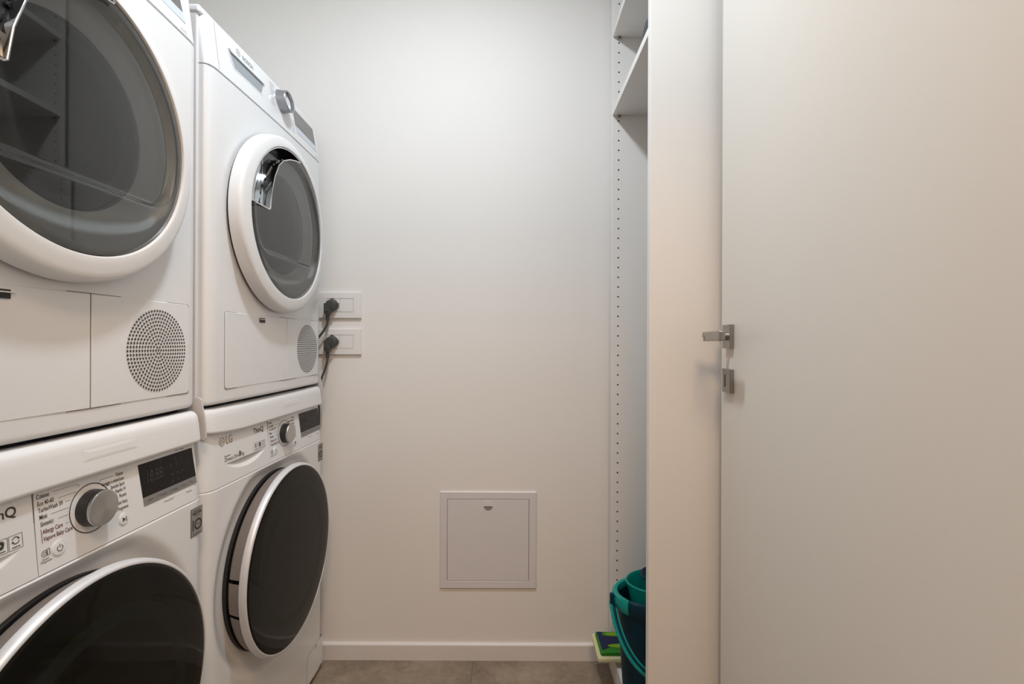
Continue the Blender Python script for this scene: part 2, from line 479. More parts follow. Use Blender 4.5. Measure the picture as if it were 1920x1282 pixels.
def make_dryer(label):
    t = thing('tumble_dryer', label, 'tumble dryer', group='stacked white tumble dryers')
    # steel cabinet
    bm = B(); rbox(bm, 0.010, DW - 0.008, 0.022, 0.60, 0.0, zd(0.700), 0.004, 2); obj('cabinet', bm, M['side'], t)
    bm = B(); rbox(bm, 0.008, DW - 0.004, 0.016, 0.605, zd(0.690), zd(0.709), 0.006, 3); obj('worktop', bm, M['plastic'], t)
    # lower front
    plan = corner_plan(0.016, DW, 0.030)
    bm = B()
    plan_block(bm, plan, [(0.0, 0.006), (0.003, 0.002), (0.009, 0), (zd(0.5855), 0), (zd(0.5868), 0.0012)])
    obj('front_panel', bm, M['enamel'], t, warp=bow, angle=30)
    bm = B(); rbox(bm, 0.026, DW - 0.010, 0.007, 0.05, zd(0.5860), zd(0.5905), 0); obj('panel_joint', bm, M['seam'], t, warp=bow)
    # control fascia
    bm = B()
    plan_block(bm, plan, [(zd(0.5895), 0.0012), (zd(0.5908), 0), (zd(0.695), 0), (zd(0.702), 0.002), (zd(0.7065), 0.006), (zd(0.709), 0.013)])
    fp = obj('control_panel', bm, M['plastic'], t, warp=fascia, angle=30)
    bm = B()   # insert line near the left edge and bottom line
    line(bm, [(0.048, zd(0.700)), (0.049, zd(0.5925))], 0.0006, 0.0005)
    text(bm, 'BOSCH', 0.148, zd(0.6775), 0.0140, 0.0006, 'LEFT', 1, 1.0, 0.0004)
    ringline(bm, 0.132, zd(0.679), 0.0075, 0.0012, 0.0006, 1, 28)
    line(bm, [(0.129, zd(0.674)), (0.129, zd(0.684))], 0.0012, 0.0006, 1); line(bm, [(0.135, zd(0.674)), (0.135, zd(0.684))], 0.0012, 0.0006, 1); line(bm, [(0.129, zd(0.679)), (0.135, zd(0.679))], 0.0012, 0.0006, 1)
    for i, wd in enumerate((0.030, 0.024, 0.034, 0.026, 0.032, 0.022, 0.030, 0.026)):
        plate(bm, 0.272, 0.272 + wd * 0.8, zd(0.6895 - i * 0.0078), zd(0.6875 - i * 0.0078), 0.0005, 2)
        if i > 1: plate(bm, 0.400 - wd * 0.5, 0.400, zd(0.652 - i * 0.0062), zd(0.6502 - i * 0.0062), 0.0005, 2)
    text(bm, '8 KG', 0.545, zd(0.597), 0.008, 0.0005, 'LEFT', 1)
    obj('panel_lettering', bm, [M['seam'], M['greyprint'], mat('faint_print', (0.62, 0.63, 0.64), 0.6)], fp, smooth=False, warp=fascia, normals=False)
    # drawer with grip recess
    bm = B()
    px = [(0.088, 0.664), (0.243, 0.664), (0.226, 0.627), (0.106, 0.627)]
    ins = [(0.094, 0.6615), (0.237, 0.6615), (0.221, 0.630), (0.110, 0.630)]
    a = [bm.verts.new((x, -0.0006, zd(h))) for x, h in px]
    b = [bm.verts.new((x, -0.0006, zd(h))) for x, h in ins]
    c = [bm.verts.new((x, -0.0010, zd(h))) for x, h in ((0.098, 0.660), (0.234, 0.660), (0.219, 0.632), (0.112, 0.632))]
    for i in range(4):
        j = (i + 1) % 4
        f = bm.faces.new((a[i], a[j], b[j], b[i])); f.material_index = 1
        f = bm.faces.new((b[i], b[j], c[j], c[i])); f.material_index = 0
    f = bm.faces.new(c); f.material_index = 0
    prism(bm, [(0.098, zd(0.6600)), (0.234, zd(0.6600)), (0.240, zd(0.6655)), (0.092, zd(0.6655))], 0.0, 0.0045, 1)
    gr = obj('drawer_grip', bm, [M['drawergrip'], M['plastic']], fp, smooth=False, warp=fascia)
    # knob: open grey ring with a white centre
    kz = zd(0.663)
    bm = B()
    lathe(bm, [(0.0305, 0.0), (0.0295, 0.006), (0.0275, 0.018), (0.0285, 0.0235), (0.0275, 0.025), (0.0245, 0.0245), (0.0235, 0.018)], 0.329, kz, 56, 0)
    lathe(bm, [(0.0238, 0.0165), (0.0, 0.0165)], 0.329, kz, 56, 1)
    obj('selector_knob', bm, [M['knobgrey'], M['plastic']], fp, warp=fascia)
    # display
    bm = B()
    prism(bm, [(0.410, zd(0.634)), (0.556, zd(0.634)), (0.546, zd(0.6835)), (0.402, zd(0.6835))], 0.0, 0.0008, 0)
    prism(bm, [(0.416, zd(0.6160)), (0.562, zd(0.6160)), (0.556, zd(0.634)), (0.410, zd(0.634))], 0.0, 0.0008, 1)
    line(bm, [(0.425, zd(0.646)), (0.515, zd(0.646))], 0.0008, 0.0012, 2); line(bm, [(0.425, zd(0.642)), (0.500, zd(0.642))], 0.0008, 0.0012, 2)
    obj('display', bm, [M['dryscreen'], M['bluestrip'], M['greyprint']], fp, smooth=False, warp=fascia)
    # round door
    rc = (0.297, zd(0.3115)); gc = (0.299, zd(0.316)); RG = 0.195
    bm = B(); lathe(bm, [(0.150, 0.004), (0.222, 0.006), (0.222, 0.0)], *rc, 96); obj('door_gasket', bm, M['black'], t, warp=bow)
    bm = B()
    lathe(bm, [(0.196, 0.010), (0.2285, 0.007), (0.2295, 0.010), (0.2275, 0.026), (0.2262, 0.0310), (0.2240, 0.0342), (0.2210, 0.0360), (0.2160, 0.0374), (0.2060, 0.0394), (0.1985, 0.0402), (0.1965, 0.0396), (0.1955, 0.0370), (0.1952, 0.030), (0.196, 0.010)], *rc, 128)
    for v in bm.verts:      # the inner lip is set a touch higher than the outer ring
        r = math.hypot(v.co.x - rc[0], v.co.z - rc[1])
        k = max(0, min(1, (0.2285 - r) / 0.03))
        v.co.x += 0.002 * k; v.co.z += 0.0045 * k
    dr = obj('door_ring', bm, M['plastic'], t, warp=bow, angle=40)
    # smoked pane: dished, with a flat lower edge to the dish
    slot = [(0.045, 0.190), (0.040, 0.183), (0.016, 0.179), (-0.012, 0.172), (-0.034, 0.161), (-0.058, 0.140), (-0.078, 0.104), (-0.092, 0.062), (-0.099, 0.018), (-0.104, 0.015), (-0.185, 0.012)]
    a_end, a_start = math.atan2(0.012, -0.185), math.atan2(0.190, 0.045)
    RS = 0.1935
    outer = [(RS * math.cos(a_end + (a_start - a_end) * i / 30), RS * math.sin(a_end + (a_start - a_end) * i / 30)) for i in range(31)]
    poly = slot[:-1] + outer
    def inside(x, z):
        r = False
        for (xa, za), (xb, zb) in zip(poly, poly[1:] + poly[:1]):
            if (za > z) != (zb > z) and x < (xb - xa) * (z - za) / (zb - za) + xa: r = not r
        return r
    def cutslot(bm_):
        bmesh.ops.subdivide_edges(bm_, edges=[e for e in bm_.edges if e.calc_length() > 0.012], cuts=3, use_grid_fill=True)
        rm = [f for f in bm_.faces if inside(f.calc_center_median().x - gc[0], f.calc_center_median().z - gc[1])]
        bmesh.ops.delete(bm_, geom=rm, context='FACES')
    def sstep(e0, e1, v):
        k = max(0.0, min(1.0, (v - e0) / (e1 - e0))); return k * k * (3 - 2 * k)
    def pane(x, z):
        r = math.hypot(x, z)
        rr = 0.030
        qx = max(0.0, r - (0.176 - rr)); qz = max(0.0, (-0.098 + rr) - z)
        s = rr - math.hypot(qx, qz) if (qx > 0 or qz > 0) else rr + 0.02
        s = min(s, 0.05)
        edge = -0.0035 * sstep(RG - 0.010, RG, r)
        return 0.0395 - 0.010 * sstep(-0.002, 0.013, s) + edge
    bm = B()
    NR, NA = 78, 224
    grid = []
    for i in range(NR + 1):
        r = RG * (i / NR) ** 0.9
        grid.append([bm.verts.new((gc[0] + r * math.cos(2 * PI * k / NA), -pane(r * math.cos(2 * PI * k / NA), r * math.sin(2 * PI * k / NA)), gc[1] + r * math.sin(2 * PI * k / NA))) for k in range(NA if i else 1)])
    for i in range(NR):
        for k in range(NA):
            j = (k + 1) % NA
            q = (grid[0][0], grid[1][k], grid[1][j]) if i == 0 else (grid[i][k], grid[i + 1][k], grid[i + 1][j], grid[i][j])
            cx = sum(v.co.x for v in q) / len(q) - gc[0]; cz = sum(v.co.z for v in q) / len(q) - gc[1]
            if inside(cx, cz): continue
            f = bm.faces.new(q)
            f.material_index = 0
    obj('door_pane', bm, M['smoke'], dr, warp=bow, angle=60)
    bm = B(); lathe(bm, [(0.1935, 0.0345), (0.190, 0.030), (0.172, 0.0195), (0.150, 0.0120), (0.136, 0.0085), (0.130, 0.0080)], *gc, 160); cutslot(bm); obj('inner_collar', bm, M['collar'], dr, warp=bow)
    bm = B(); lathe(bm, [(0.1315, 0.0075), (0.129, 0.0100), (0.120, 0.0135), (0.090, 0.0175), (0.050, 0.0200), (0.0, 0.0210)], *gc, 160); cutslot(bm); obj('glass_bowl', bm, M['bowl'], dr, warp=bow)
    # grip: hollow behind the pane along its upper left edge
    bm = B()
    fr = [bm.verts.new((gc[0] + x, -pane(x, z) - 0.0002, gc[1] + z)) for x, z in poly]
    bk = [bm.verts.new((gc[0] + x * 0.985, -0.008, gc[1] + z * 0.985)) for x, z in poly]
    n = len(poly)
    for i in range(n):
        f = bm.faces.new((fr[i], fr[(i + 1) % n], bk[(i + 1) % n], bk[i])); f.material_index = 0 if 2 <= i <= 8 else 1
    f = bm.faces.new(bk)
    for tf in bmesh.ops.triangulate(bm, faces=[f])['faces']:
        c_ = tf.calc_center_median()
        tf.material_index = 0 if (c_.x - gc[0]) < -0.085 and (c_.z - gc[1]) < 0.105 else 1
    obj('door_grip', bm, [M['grip'], mat('black_grip_hollow', (0.012, 0.013, 0.014), 0.12, spec=0.7)], dr, warp=bow, angle=50)
    bm = B()
    tube(bm, [(gc[0] + x, -pane(x, z) - 0.0006, gc[1] + z) for x, z in poly], 0.0016, 8, 0, closed=True)
    obj('grip_edge', bm, M['bright'], dr, warp=bow)
    # service flap and filter grille
    z0, z1, zm = zd(-0.1015), zd(0.0715), 0.346
    def rpanel(name, xa, xb, corners, holes=None):
        bm = B()
        r = 0.007
        def outline(e, cut):
            pts = []
            for cx, cz, a, rnd in ((xa + e, z0 + e, PI, corners[0]), (xb - e, z0 + e, 1.5 * PI, corners[1]), (xb - e, z1 - e, 0, corners[2]), (xa + e, z1 - e, PI / 2, corners[3])):
                rr = (r if rnd else 0.0008)
                ox = cx + (rr if cx < (xa + xb) / 2 else -rr); oz = cz + (rr if cz < (z0 + z1) / 2 else -rr)
                for i in range(6):
                    pts.append((ox + rr * math.cos(a + PI / 2 * i / 5), oz + rr * math.sin(a + PI / 2 * i / 5)))
            return pts
        prism(bm, outline(0, 0), 0.0, 0.0006, 1)
        o1, o2 = outline(0.0010, 0), outline(0.0020, 0)
        A = [bm.verts.new((x, -0.0006, z)) for x, z in o1]; Bq = [bm.verts.new((x, -0.0018, z)) for x, z in o2]
        for i in range(len(A)):
            j = (i + 1) % len(A); bm.faces.new((A[i], A[j], Bq[j], Bq[i]))
        bm.faces.new(Bq)
        if holes:
            hx, hz, k = holes
            for ring in range(0, 12):
                rad = ring * k
                cnt = 1 if ring == 0 else 6 * ring
                for i in range(cnt):
                    a = 2 * PI * i / cnt
                    x, z = hx + rad * math.cos(a), hz + rad * math.sin(a)
                    hr = 0.00215
                    f = bm.faces.new([bm.verts.new((x + hr * math.cos(2 * PI * q / 8), -0.0020, z + hr * math.sin(2 * PI * q / 8))) for q in range(8)])
                    f.material_index = 2
        return obj(name, bm, [M['plastic'], M['seam'], mat('vent_hole', (0.055, 0.05, 0.047), 0.8)], t, smooth=False, warp=bow)
    fl = rpanel('service_flap', 0.069, zm, (1, 0, 0, 1))
    rpanel('filter_grille', zm, 0.5705, (0, 1, 1, 0), (0.4845, zd(-0.0165), 0.0064))
    bm = B(); rbox(bm, 0.207, 0.231, -0.0022, 0, zd(0.0525), zd(0.0640), 0); obj('flap_latch', bm, M['black'], fl, warp=bow)
    bm = B(); rbox(bm, 0.207, 0.236, -0.0040, 0, zd(0.0598), zd(0.0615), 0.0004, 1); obj('latch_lip', bm, M['plastic'], fl, warp=bow)
    return t

# ---------------------------------------------------------------- washing machine (z from the floor)
HBW = -1.075
def zw(h): return h - HBW
WW = 0.60
def wtilt(x, y, z):
    if y > 0.05: return 0.0
    h = z + HBW
    return 0.009 * max(0.0, min(1.0, (h + 0.309) / 0.105)) - 0.002
def make_washer(label):
    t = thing('washing_machine', label, 'washing machine', group='white washing machines')
    TOP = -0.168
    bm = B(); rbox(bm, 0.004, WW - 0.004, 0.032, 0.56, zw(-1.055), zw(TOP), 0.006, 2); obj('cabinet', bm, M['enamel'], t)
    for fx in (0.05, WW - 0.05):
        for fy in (0.08, 0.50):
            bm = B(); vlathe(bm, [(0, 0.0), (0.022, 0.0), (0.022, 0.010), (0.012, 0.012), (0.012, 0.024), (0, 0.024)], fx, fy, 24); obj('foot', bm, M['black'], t)
    dc = (0.297, -0.560)
    # front sheet as a relief: rounded corners, dished seat for the door
    def edge(u):
        e = min(u - 0.001, WW - 0.001 - u)
        if e >= 0.040: return 0.0
        k = 1 - max(0.0, e) / 0.040
        return -0.030 * (1 - math.sqrt(max(0.0, 1 - k ** 2.6)))
    def front(u, h):
        r = math.hypot(u - dc[0], h - dc[1])
        k = max(0.0, min(1.0, (0.276 - r) / 0.034)); k = k * k * (3 - 2 * k)
        k *= max(0.0, min(1.0, (-0.314 - h) / 0.02))
        d = -0.014 * k + edge(u)
        b = h - (-1.058)
        if b < 0.012: d -= 0.010 * (1 - math.sqrt(max(0.0, 1 - (1 - b / 0.012) ** 2)))
        tp = -0.3105 - h
        if tp < 0.004: d -= 0.003 * (1 - math.sqrt(max(0.0, 1 - (1 - max(0, tp) / 0.004) ** 2)))
        return d + 0.003
    us = sorted(set([0.001 + 0.040 * (i / 10) ** 1.6 for i in range(11)] + [WW - 0.001 - 0.040 * (i / 10) ** 1.6 for i in range(11)] + [0.041 + (WW - 0.082) * i / 84 for i in range(85)]))
    hs = [-1.058 + 0.012 * (i / 6) ** 1.4 for i in range(7)] + [-1.046 + 0.7315 * i / 116 for i in range(1, 117)] + [-0.3145 + 0.004 * i / 4 for i in range(1, 5)]
    bm = B()
    g = [[bm.verts.new((u, -front(u, h), zw(h))) for u in us] for h in hs]
    for a, b in zip(g, g[1:]):
        for i in range(len(us) - 1):
            bm.faces.new((a[i], a[i + 1], b[i + 1], b[i]))
    for row, rev in ((g[0], 1), (g[-1], 0)):     # fold the top and bottom edges back
        back = [bm.verts.new((v.co.x, 0.034, v.co.z)) for v in row]
        for i in range(len(us) - 1): bm.faces.new((row[i], row[i + 1], back[i + 1], back[i]))
    fpn = obj('front_panel', bm, M['enamel'], t, angle=50)
    # upper band: drawer front on the left, control panel on the right
    def band(name, ua, ub, m, recess=False):
        n = 92 if recess else 60
        uu = [u for u in [0.001 + 0.040 * (i / 10) ** 1.6 for i in range(11)] + [WW - 0.001 - 0.040 * (i / 10) ** 1.6 for i in range(11)] if ua < u < ub]
        uu = sorted(set([ua, ub] + uu + [ua + (ub - ua) * i / n for i in range(1, n) if 0.042 < ua + (ub - ua) * i / n < WW - 0.042]))
        hh = [-0.3095 + i * 0.0011 for i in range(127)]
        hh = [h for h in hh if h < TOP + 0.0005]
        bm = B()
        def dd(u, h):
            d = edge(u)
            if recess:
                x = (u - 0.156) / 0.080
                if abs(x) < 1:
                    top, bot = -0.2655, -0.2655 - 0.0225 * (1 - x * x) ** 0.75
                    if bot < h < top: d -= 0.016 * ((h - bot) / 0.0225) * (1 - x * x) ** 0.3
            return d
        g = [[bm.verts.new((u, -dd(u, h), zw(h))) for u in uu] for h in hh]
        for a, b in zip(g, g[1:]):
            for i in range(len(uu) - 1): bm.faces.new((a[i], a[i + 1], b[i + 1], b[i]))
        back = [bm.verts.new((v.co.x, 0.034, v.co.z)) for v in g[0]]
        for i in range(len(uu) - 1): bm.faces.new((g[0][i], g[0][i + 1], back[i + 1], back[i]))
        back = [bm.verts.new((v.co.x, 0.034, v.co.z)) for v in g[-1]]
        for i in range(len(uu) - 1): bm.faces.new((g[-1][i], g[-1][i + 1], back[i + 1], back[i]))
        for e in (0, -1):
            col = [r[e] for r in g]
            bk = [bm.verts.new((v.co.x, 0.034, v.co.z)) for v in col]
            for i in range(len(col) - 1): bm.faces.new((col[i], col[i + 1], bk[i + 1], bk[i]))
        return obj(name, bm, m, t, warp=wtilt, angle=40)
    drw = band('detergent_drawer', 0.001, 0.2572, M['plastic'], True)
    pan = band('control_panel', 0.2584, WW - 0.001, M['plastic'])
    bm = B(); rbox(bm, 0.022, WW - 0.022, 0.008, 0.034, zw(-0.3112), zw(-0.3090), 0); rbox(bm, 0.2570, 0.2586, 0.0015, 0.034, zw(-0.3095), zw(TOP), 0)
    obj('panel_joint', bm, M['seam'], t, smooth=False, warp=wtilt)
    # drawer lettering
    bm = B()
    text(bm, 'ThinQ', 0.1905, zw(-0.2155), 0.0175, 0.0005, 'LEFT', 0, 1.0, 0.0002)
    text(bm, 'Inverter', 0.0700, zw(-0.2490), 0.0070, 0.0005)
    text(bm, 'Direct Drive', 0.0700, zw(-0.2572), 0.0120, 0.0005)
    text(bm, '9', 0.1245, zw(-0.2550), 0.0170, 0.0005, 'LEFT', 0, 1, 0.0003); text(bm, 'kg', 0.1330, zw(-0.2560), 0.0125, 0.0005)
    for i in range(3):
        x0 = 0.1885 + i * 0.0182
        za, zb = zw(-0.2625), zw(-0.2445)
        line(bm, [(x0, za), (x0 + 0.0165, za), (x0 + 0.0165, zb), (x0, zb), (x0, za)], 0.0005)
        cx, cz = x0 + 0.0083, zw(-0.2515)
        if i == 0:
            ringline(bm, cx, cz, 0.004, 0.0008, n=20); plate(bm, cx - 0.001, cx + 0.001, cz - 0.004, cz + 0.004)
        elif i == 1:
            ringline(bm, cx, cz, 0.0028, 0.0032, n=20); ringline(bm, cx, cz, 0.0050, 0.0007, n=20, a0=0.3, a1=2.4); ringline(bm, cx, cz, 0.0050, 0.0007, n=20, a0=3.4, a1=5.5)
        else:
            ringline(bm, cx, cz, 0.0042, 0.0010, n=20, a0=0.4, a1=2.9); ringline(bm, cx, cz, 0.0042, 0.0010, n=20, a0=3.5, a1=6.0)
            plate(bm, cx + 0.0025, cx + 0.0050, cz + 0.0008, cz + 0.0018); plate(bm, cx - 0.0050, cx - 0.0025, cz - 0.0018, cz - 0.0008)
        plate(bm, x0 + 0.003, x0 + 0.0135, zw(-0.2602), zw(-0.2592))
    obj('drawer_lettering', bm, M['print'], drw, smooth=False, warp=wtilt, normals=False)
    bm = B()
    ex, ez = 0.0655, zw(-0.2150)
    lathe(bm, [(0.0078, 0.0004), (0.0088, 0.0010), (0.0098, 0.0004)], ex, ez, 40, 0)
    lathe(bm, [(0.0042, 0.0004), (0.0048, 0.0009), (0.0054, 0.0004)], ex, ez, 24, 0, PI * 0.5, 2 * PI)
    plate(bm, ex - 0.0006, ex + 0.0006, ez - 0.0022, ez + 0.0042, 0.0009, 0); plate(bm, ex, ex + 0.005, ez - 0.0006, ez + 0.0006, 0.0009, 0)
    lathe(bm, [(0.0, 0.0009), (0.0013, 0.0007)], ex - 0.0036, ez + 0.0034, 12, 0)
    text(bm, 'LG', 0.0785, ez, 0.0235, 0.0008, 'LEFT', 0, 0.92, 0.0005)
    obj('emblem', bm, M['emboss'], drw, smooth=False, warp=wtilt, normals=False)
    # control panel lettering
    bm = B()
    kx, kz = 0.3420, zw(-0.2475)
    left = [('Cotone', -0.2078, 0.2625), ('Eco 40-60', -0.2172, 0.2630), ('TurboWash 59', -0.2258, 0.2637), ('Misti', -0.2352, 0.2645), ('Sintetici', -0.2447, 0.2653), ('Allergy Care', -0.2553, 0.2672), ('Vapore Baby Care', -0.2650, 0.2678)]
    for i, (s, h, x) in enumerate(left):
        text(bm, s, x, zw(h), 0.0083, 0.0005, 'LEFT', 1 if i > 4 else 0, 0.68, 0.00008)
        xe = x + (0.0215, 0.0280, 0.0370, 0.0150, 0.0240, 0.0320, 0.0450)[i] + 0.0015
        dz = zw(h) - kz
        xr = kx - math.sqrt(max(0.0, 0.0375 ** 2 - dz * dz)) if abs(dz) < 0.037 else kx - 0.008
        if i == 0: line(bm, [(xe, zw(h) + 0.001), (kx - 0.020, zw(h) + 0.001), (kx - 0.016, zw(h) - 0.003)], 0.00045)
        elif xr - xe > 0.002: line(bm, [(xe, zw(h)), (xr, zw(h))], 0.00045)
    line(bm, [(0.2655, zw(-0.2505)), (0.2662, zw(-0.2695))], 0.0006, 0.0005, 1)
    right = [('Delicati', -0.2120, 0.4035), ('Lavaggio a mano/Lana', -0.2202, 0.4040), ('Speciale Sport', -0.2288, 0.4048), ('Rapido 14', -0.2374, 0.4056), ('Piumini', -0.2468, 0.4065), ('Pulizia Vasca', -0.2574, 0.4075), ('Download Programmi', -0.2666, 0.4085)]
    for i, (s, h, x) in enumerate(right):
        text(bm, s, x, zw(h), 0.0078, 0.0005, 'RIGHT', 0, 0.60, 0.00008)
        dz = zw(h) - kz
        xs = x - (0.0170, 0.0430, 0.0280, 0.0200, 0.0150, 0.0260, 0.040)[i] - 0.0015
        if i == 0: line(bm, [(xs, zw(h)), (kx + 0.020, zw(h)), (kx + 0.015, zw(h) - 0.004)], 0.00045)
        elif abs(dz) < 0.037:
            xr = kx + math.sqrt(max(0.0, 0.0375 ** 2 - dz * dz))
            if xs - xr > 0.002: line(bm, [(xs, zw(h)), (xr, zw(h))], 0.00045)
    ringline(bm, kx, kz, 0.0350, 0.0013, 0.0005, 0, 72)
    # power, play and smart-diagnosis signs
    sx0, sz0 = 0.2690, zw(-0.2835)
    ringline(bm, sx0 - 0.001, sz0, 0.0042, 0.0006, n=24); ringline(bm, sx0 - 0.001, sz0, 0.0020, 0.0006, n=18)
    line(bm, [(sx0 + 0.002, sz0 - 0.0035), (sx0 + 0.006, sz0 - 0.0035), (sx0 + 0.006, sz0 + 0.0045), (sx0 + 0.002, sz0 + 0.0045), (sx0 + 0.002, sz0 - 0.0035)], 0.0007)
    text(bm, 'Smart', sx0, zw(-0.2910), 0.0042, 0.0005, 'CENTER'); text(bm, 'Diagnosis', sx0 + 0.0005, zw(-0.2942), 0.0042, 0.0005, 'CENTER')
    for x, h, wd in ((0.524, -0.2045, 0.007), (0.536, -0.2045, 0.010)): plate(bm, x, x + wd, zw(h), zw(h) + 0.001, 0.0005)
    text(bm, '* Smart Grid *', 0.4985, zw(-0.2870), 0.0046, 0.0005, 'CENTER', 0); text(bm, 'Remote', 0.5520, zw(-0.2878), 0.0046, 0.0005, 'CENTER', 0)
    obj('panel_lettering', bm, [M['print'], M['redprint']], pan, smooth=False, warp=wtilt, normals=False)
    for nm, bx, bh, sign in (('power_button', 0.2880, -0.2842, 'p'), ('start_button', 0.3975, -0.2850, 's')):
        bm = B(); r = 0.0098 if sign == 'p' else 0.0086
        lathe(bm, [(r + 0.0012, 0.0), (r + 0.0010, 0.0008), (r + 0.0003, 0.0010), (r, 0.0004), (r - 0.0004, 0.0012), (r - 0.001, 0.0015), (0, 0.0018)], bx, zw(bh), 48, 0)
        bz = zw(bh)
        if sign == 'p':
            ringline(bm, bx, bz, 0.0040, 0.0008, 0.0021, 1, 28, PI / 2 + 0.6, 2.5 * PI - 0.6); plate(bm, bx - 0.0004, bx + 0.0004, bz + 0.0005, bz + 0.0055, 0.0021, 1)
        else:
            f = bm.faces.new([bm.verts.new((x, -0.0021, z)) for x, z in ((bx - 0.0035, bz - 0.0040), (bx + 0.0012, bz), (bx - 0.0035, bz + 0.0040))]); f.material_index = 1
            plate(bm, bx + 0.0018, bx + 0.0026, bz - 0.0038, bz + 0.0038, 0.0021, 1); plate(bm, bx + 0.0036, bx + 0.0044, bz - 0.0038, bz + 0.0038, 0.0021, 1)
        obj(nm, bm, [M['plastic'], M['print']], pan, warp=wtilt, angle=30, normals=False)
    # knob
    bm = B()
    lathe(bm, [(0.0268, 0.0), (0.0264, 0.012), (0.0260, 0.0165)], 0, 0, 64, 0)
    lathe(bm, [(0.0260, 0.0165), (0.0259, 0.0190), (0.0254, 0.0200), (0.0246, 0.0204)], 0, 0, 64, 1)
    lathe(bm, [(0.0246, 0.0204), (0.020, 0.0206), (0.014, 0.0207), (0.008, 0.0208), (0.003, 0.0209), (0.0, 0.0209)], 0, 0, 64, 1)
    kn = obj('selector_knob', bm, [M['knobblack'], M['turned']], pan, angle=30)
    kn.location = (kx, wtilt(kx, 0, kz), kz)
    # display
    bm = B()
    q = [(0.4345, -0.2083), (0.5685, -0.2080), (0.5752, -0.2780), (0.4412, -0.2796)]
    sl, sr = (0.4398, -0.2652), (0.5740, -0.2640)
    prism(bm, [(x, zw(h)) for x, h in (q[0], q[1], sr, sl)], 0.0, 0.0008, 0)
    prism(bm, [(x, zw(h)) for x, h in (sl, sr, q[2], q[3])], 0.0, 0.0008, 1)
    text(bm, '18:88', 0.4480, zw(-0.2340), 0.0290, 0.0012, 'LEFT', 2, 0.62)
    for i in range(4): text(bm, '*o+#'[i], 0.447 + i * 0.0125, zw(-0.2150), 0.0065, 0.0012, 'CENTER', 2)
    for i in range(5): text(bm, '+o*<!'[i], 0.449 + i * 0.0100, zw(-0.2555), 0.0075, 0.0012, 'CENTER', 2)
    for r, (h, row) in enumerate(((-0.2170, ('95', '60', '40')), (-0.2285, ('30', '20', 'C')), (-0.2440, ('1400', '1200', '800')), (-0.2570, ('600', '400', '0')))):
        for i, s in enumerate(row): text(bm, s, 0.5070 + i * 0.0140 + r * 0.0012, zw(h), 0.0062, 0.0012, 'CENTER', 2, 0.8, 0.0002)
    for x, s in ((0.4550, 'Vapore'), (0.4850, 'Prelavaggio'), (0.5130, 'Centrifuga'), (0.5390, 'Temp.'), (0.5600, 'Fine')): text(bm, s, x, zw(-0.2718), 0.0058, 0.0012, 'CENTER', 3, 0.75)
    for x in (0.4690, 0.5000, 0.5275, 0.5495): line(bm, [(x, zw(-0.2675)), (x + 0.0004, zw(-0.2762))], 0.0004, 0.0012, 3)
    obj('display', bm, [M['screen'], M['screengrey'], M['dim'], mat('key_print', (0.12, 0.12, 0.12), 0.5)], pan, smooth=False, warp=wtilt, normals=False)
    # sticker
    bm = B()
    xs0, xs1, hs0, hs1 = 0.5530, 0.5872, -0.3795, -0.3250
    plate(bm, xs0, xs1, zw(hs0), zw(hs1), 0.0036, 1); plate(bm, xs0 + 0.0010, xs1 - 0.0010, zw(hs0 + 0.0010), zw(hs1 - 0.0010), 0.0039, 0)
    xm = (xs0 + xs1) / 2
    plate(bm, xm - 0.010, xm + 0.010, zw(-0.3310), zw(-0.3300), 0.0042, 1)
    text(bm, 'DIRECT DRIVE', xm, zw(-0.3355), 0.0054, 0.0042, 'CENTER', 1, 0.75, 0.0002); text(bm, 'MOTOR', xm, zw(-0.3400), 0.0040, 0.0042, 'CENTER', 1)
    plate(bm, xm - 0.0125, xm - 0.0095, zw(-0.3690), zw(-0.3470), 0.0042, 1); ringline(bm, xm + 0.0035, zw(-0.3580), 0.0092, 0.0036, 0.0042, 1, 32)
    text(bm, 'YEARS', xm + 0.0035, zw(-0.3580), 0.0042, 0.0043, 'CENTER', 1, 0.75)
    text(bm, 'WARRANTY', xm, zw(-0.3755), 0.0042, 0.0042, 'CENTER', 1)
    obj('warranty_sticker', bm, [M['sticker'], M['print']], fpn, smooth=False, normals=False)
    # door
    dz = zw(dc[1])
    bm = B(); lathe(bm, [(0.0, -0.002), (0.222, -0.002), (0.222, -0.010)], dc[0], dz, 96); obj('door_gasket', bm, M['black'], t)
    bm = B()
    segs = [(math.radians(-100), math.radians(170.5)), (math.radians(172.5), math.radians(190.5)), (math.radians(192.5), math.radians(260))]
    lathe(bm, [(0.200, 0.002), (0.2180, 0.002), (0.2225, 0.006), (0.2290, 0.024), (0.2320, 0.0345), (0.200, 0.0345)], dc[0], dz, 96, 0, *segs[0])
    lathe(bm, [(0.200, 0.002), (0.2190, 0.002), (0.2235, 0.006), (0.2297, 0.024), (0.2325, 0.0345), (0.200, 0.0345)], dc[0], dz, 16, 0, *segs[1])
    lathe(bm, [(0.200, 0.002), (0.2180, 0.002), (0.2225, 0.006), (0.2290, 0.024), (0.2320, 0.0345), (0.200, 0.0345)], dc[0], dz, 32, 0, *segs[2])
    lathe(bm, [(0.205, 0.0), (0.205, 0.034)], dc[0], dz, 96, 1)
    dr = obj('door_rim', bm, [M['rim'], M['black']], t, angle=40)
    bm = B()
    lathe(bm, [(0.225, 0.0340), (0.2350, 0.0340), (0.2362, 0.0360), (0.2358, 0.0430), (0.2335, 0.0480), (0.2305, 0.0495), (0.2285, 0.0490), (0.2280, 0.0470), (0.225, 0.0340)], dc[0], dz, 128)
    obj('door_ring', bm, M['chrome'], dr, angle=50)
    bm = B()
    lathe(bm, [(0.2283, 0.0465), (0.2275, 0.0488), (0.222, 0.0500), (0.200, 0.0510), (0.176, 0.0514)], dc[0], dz, 128, 0)
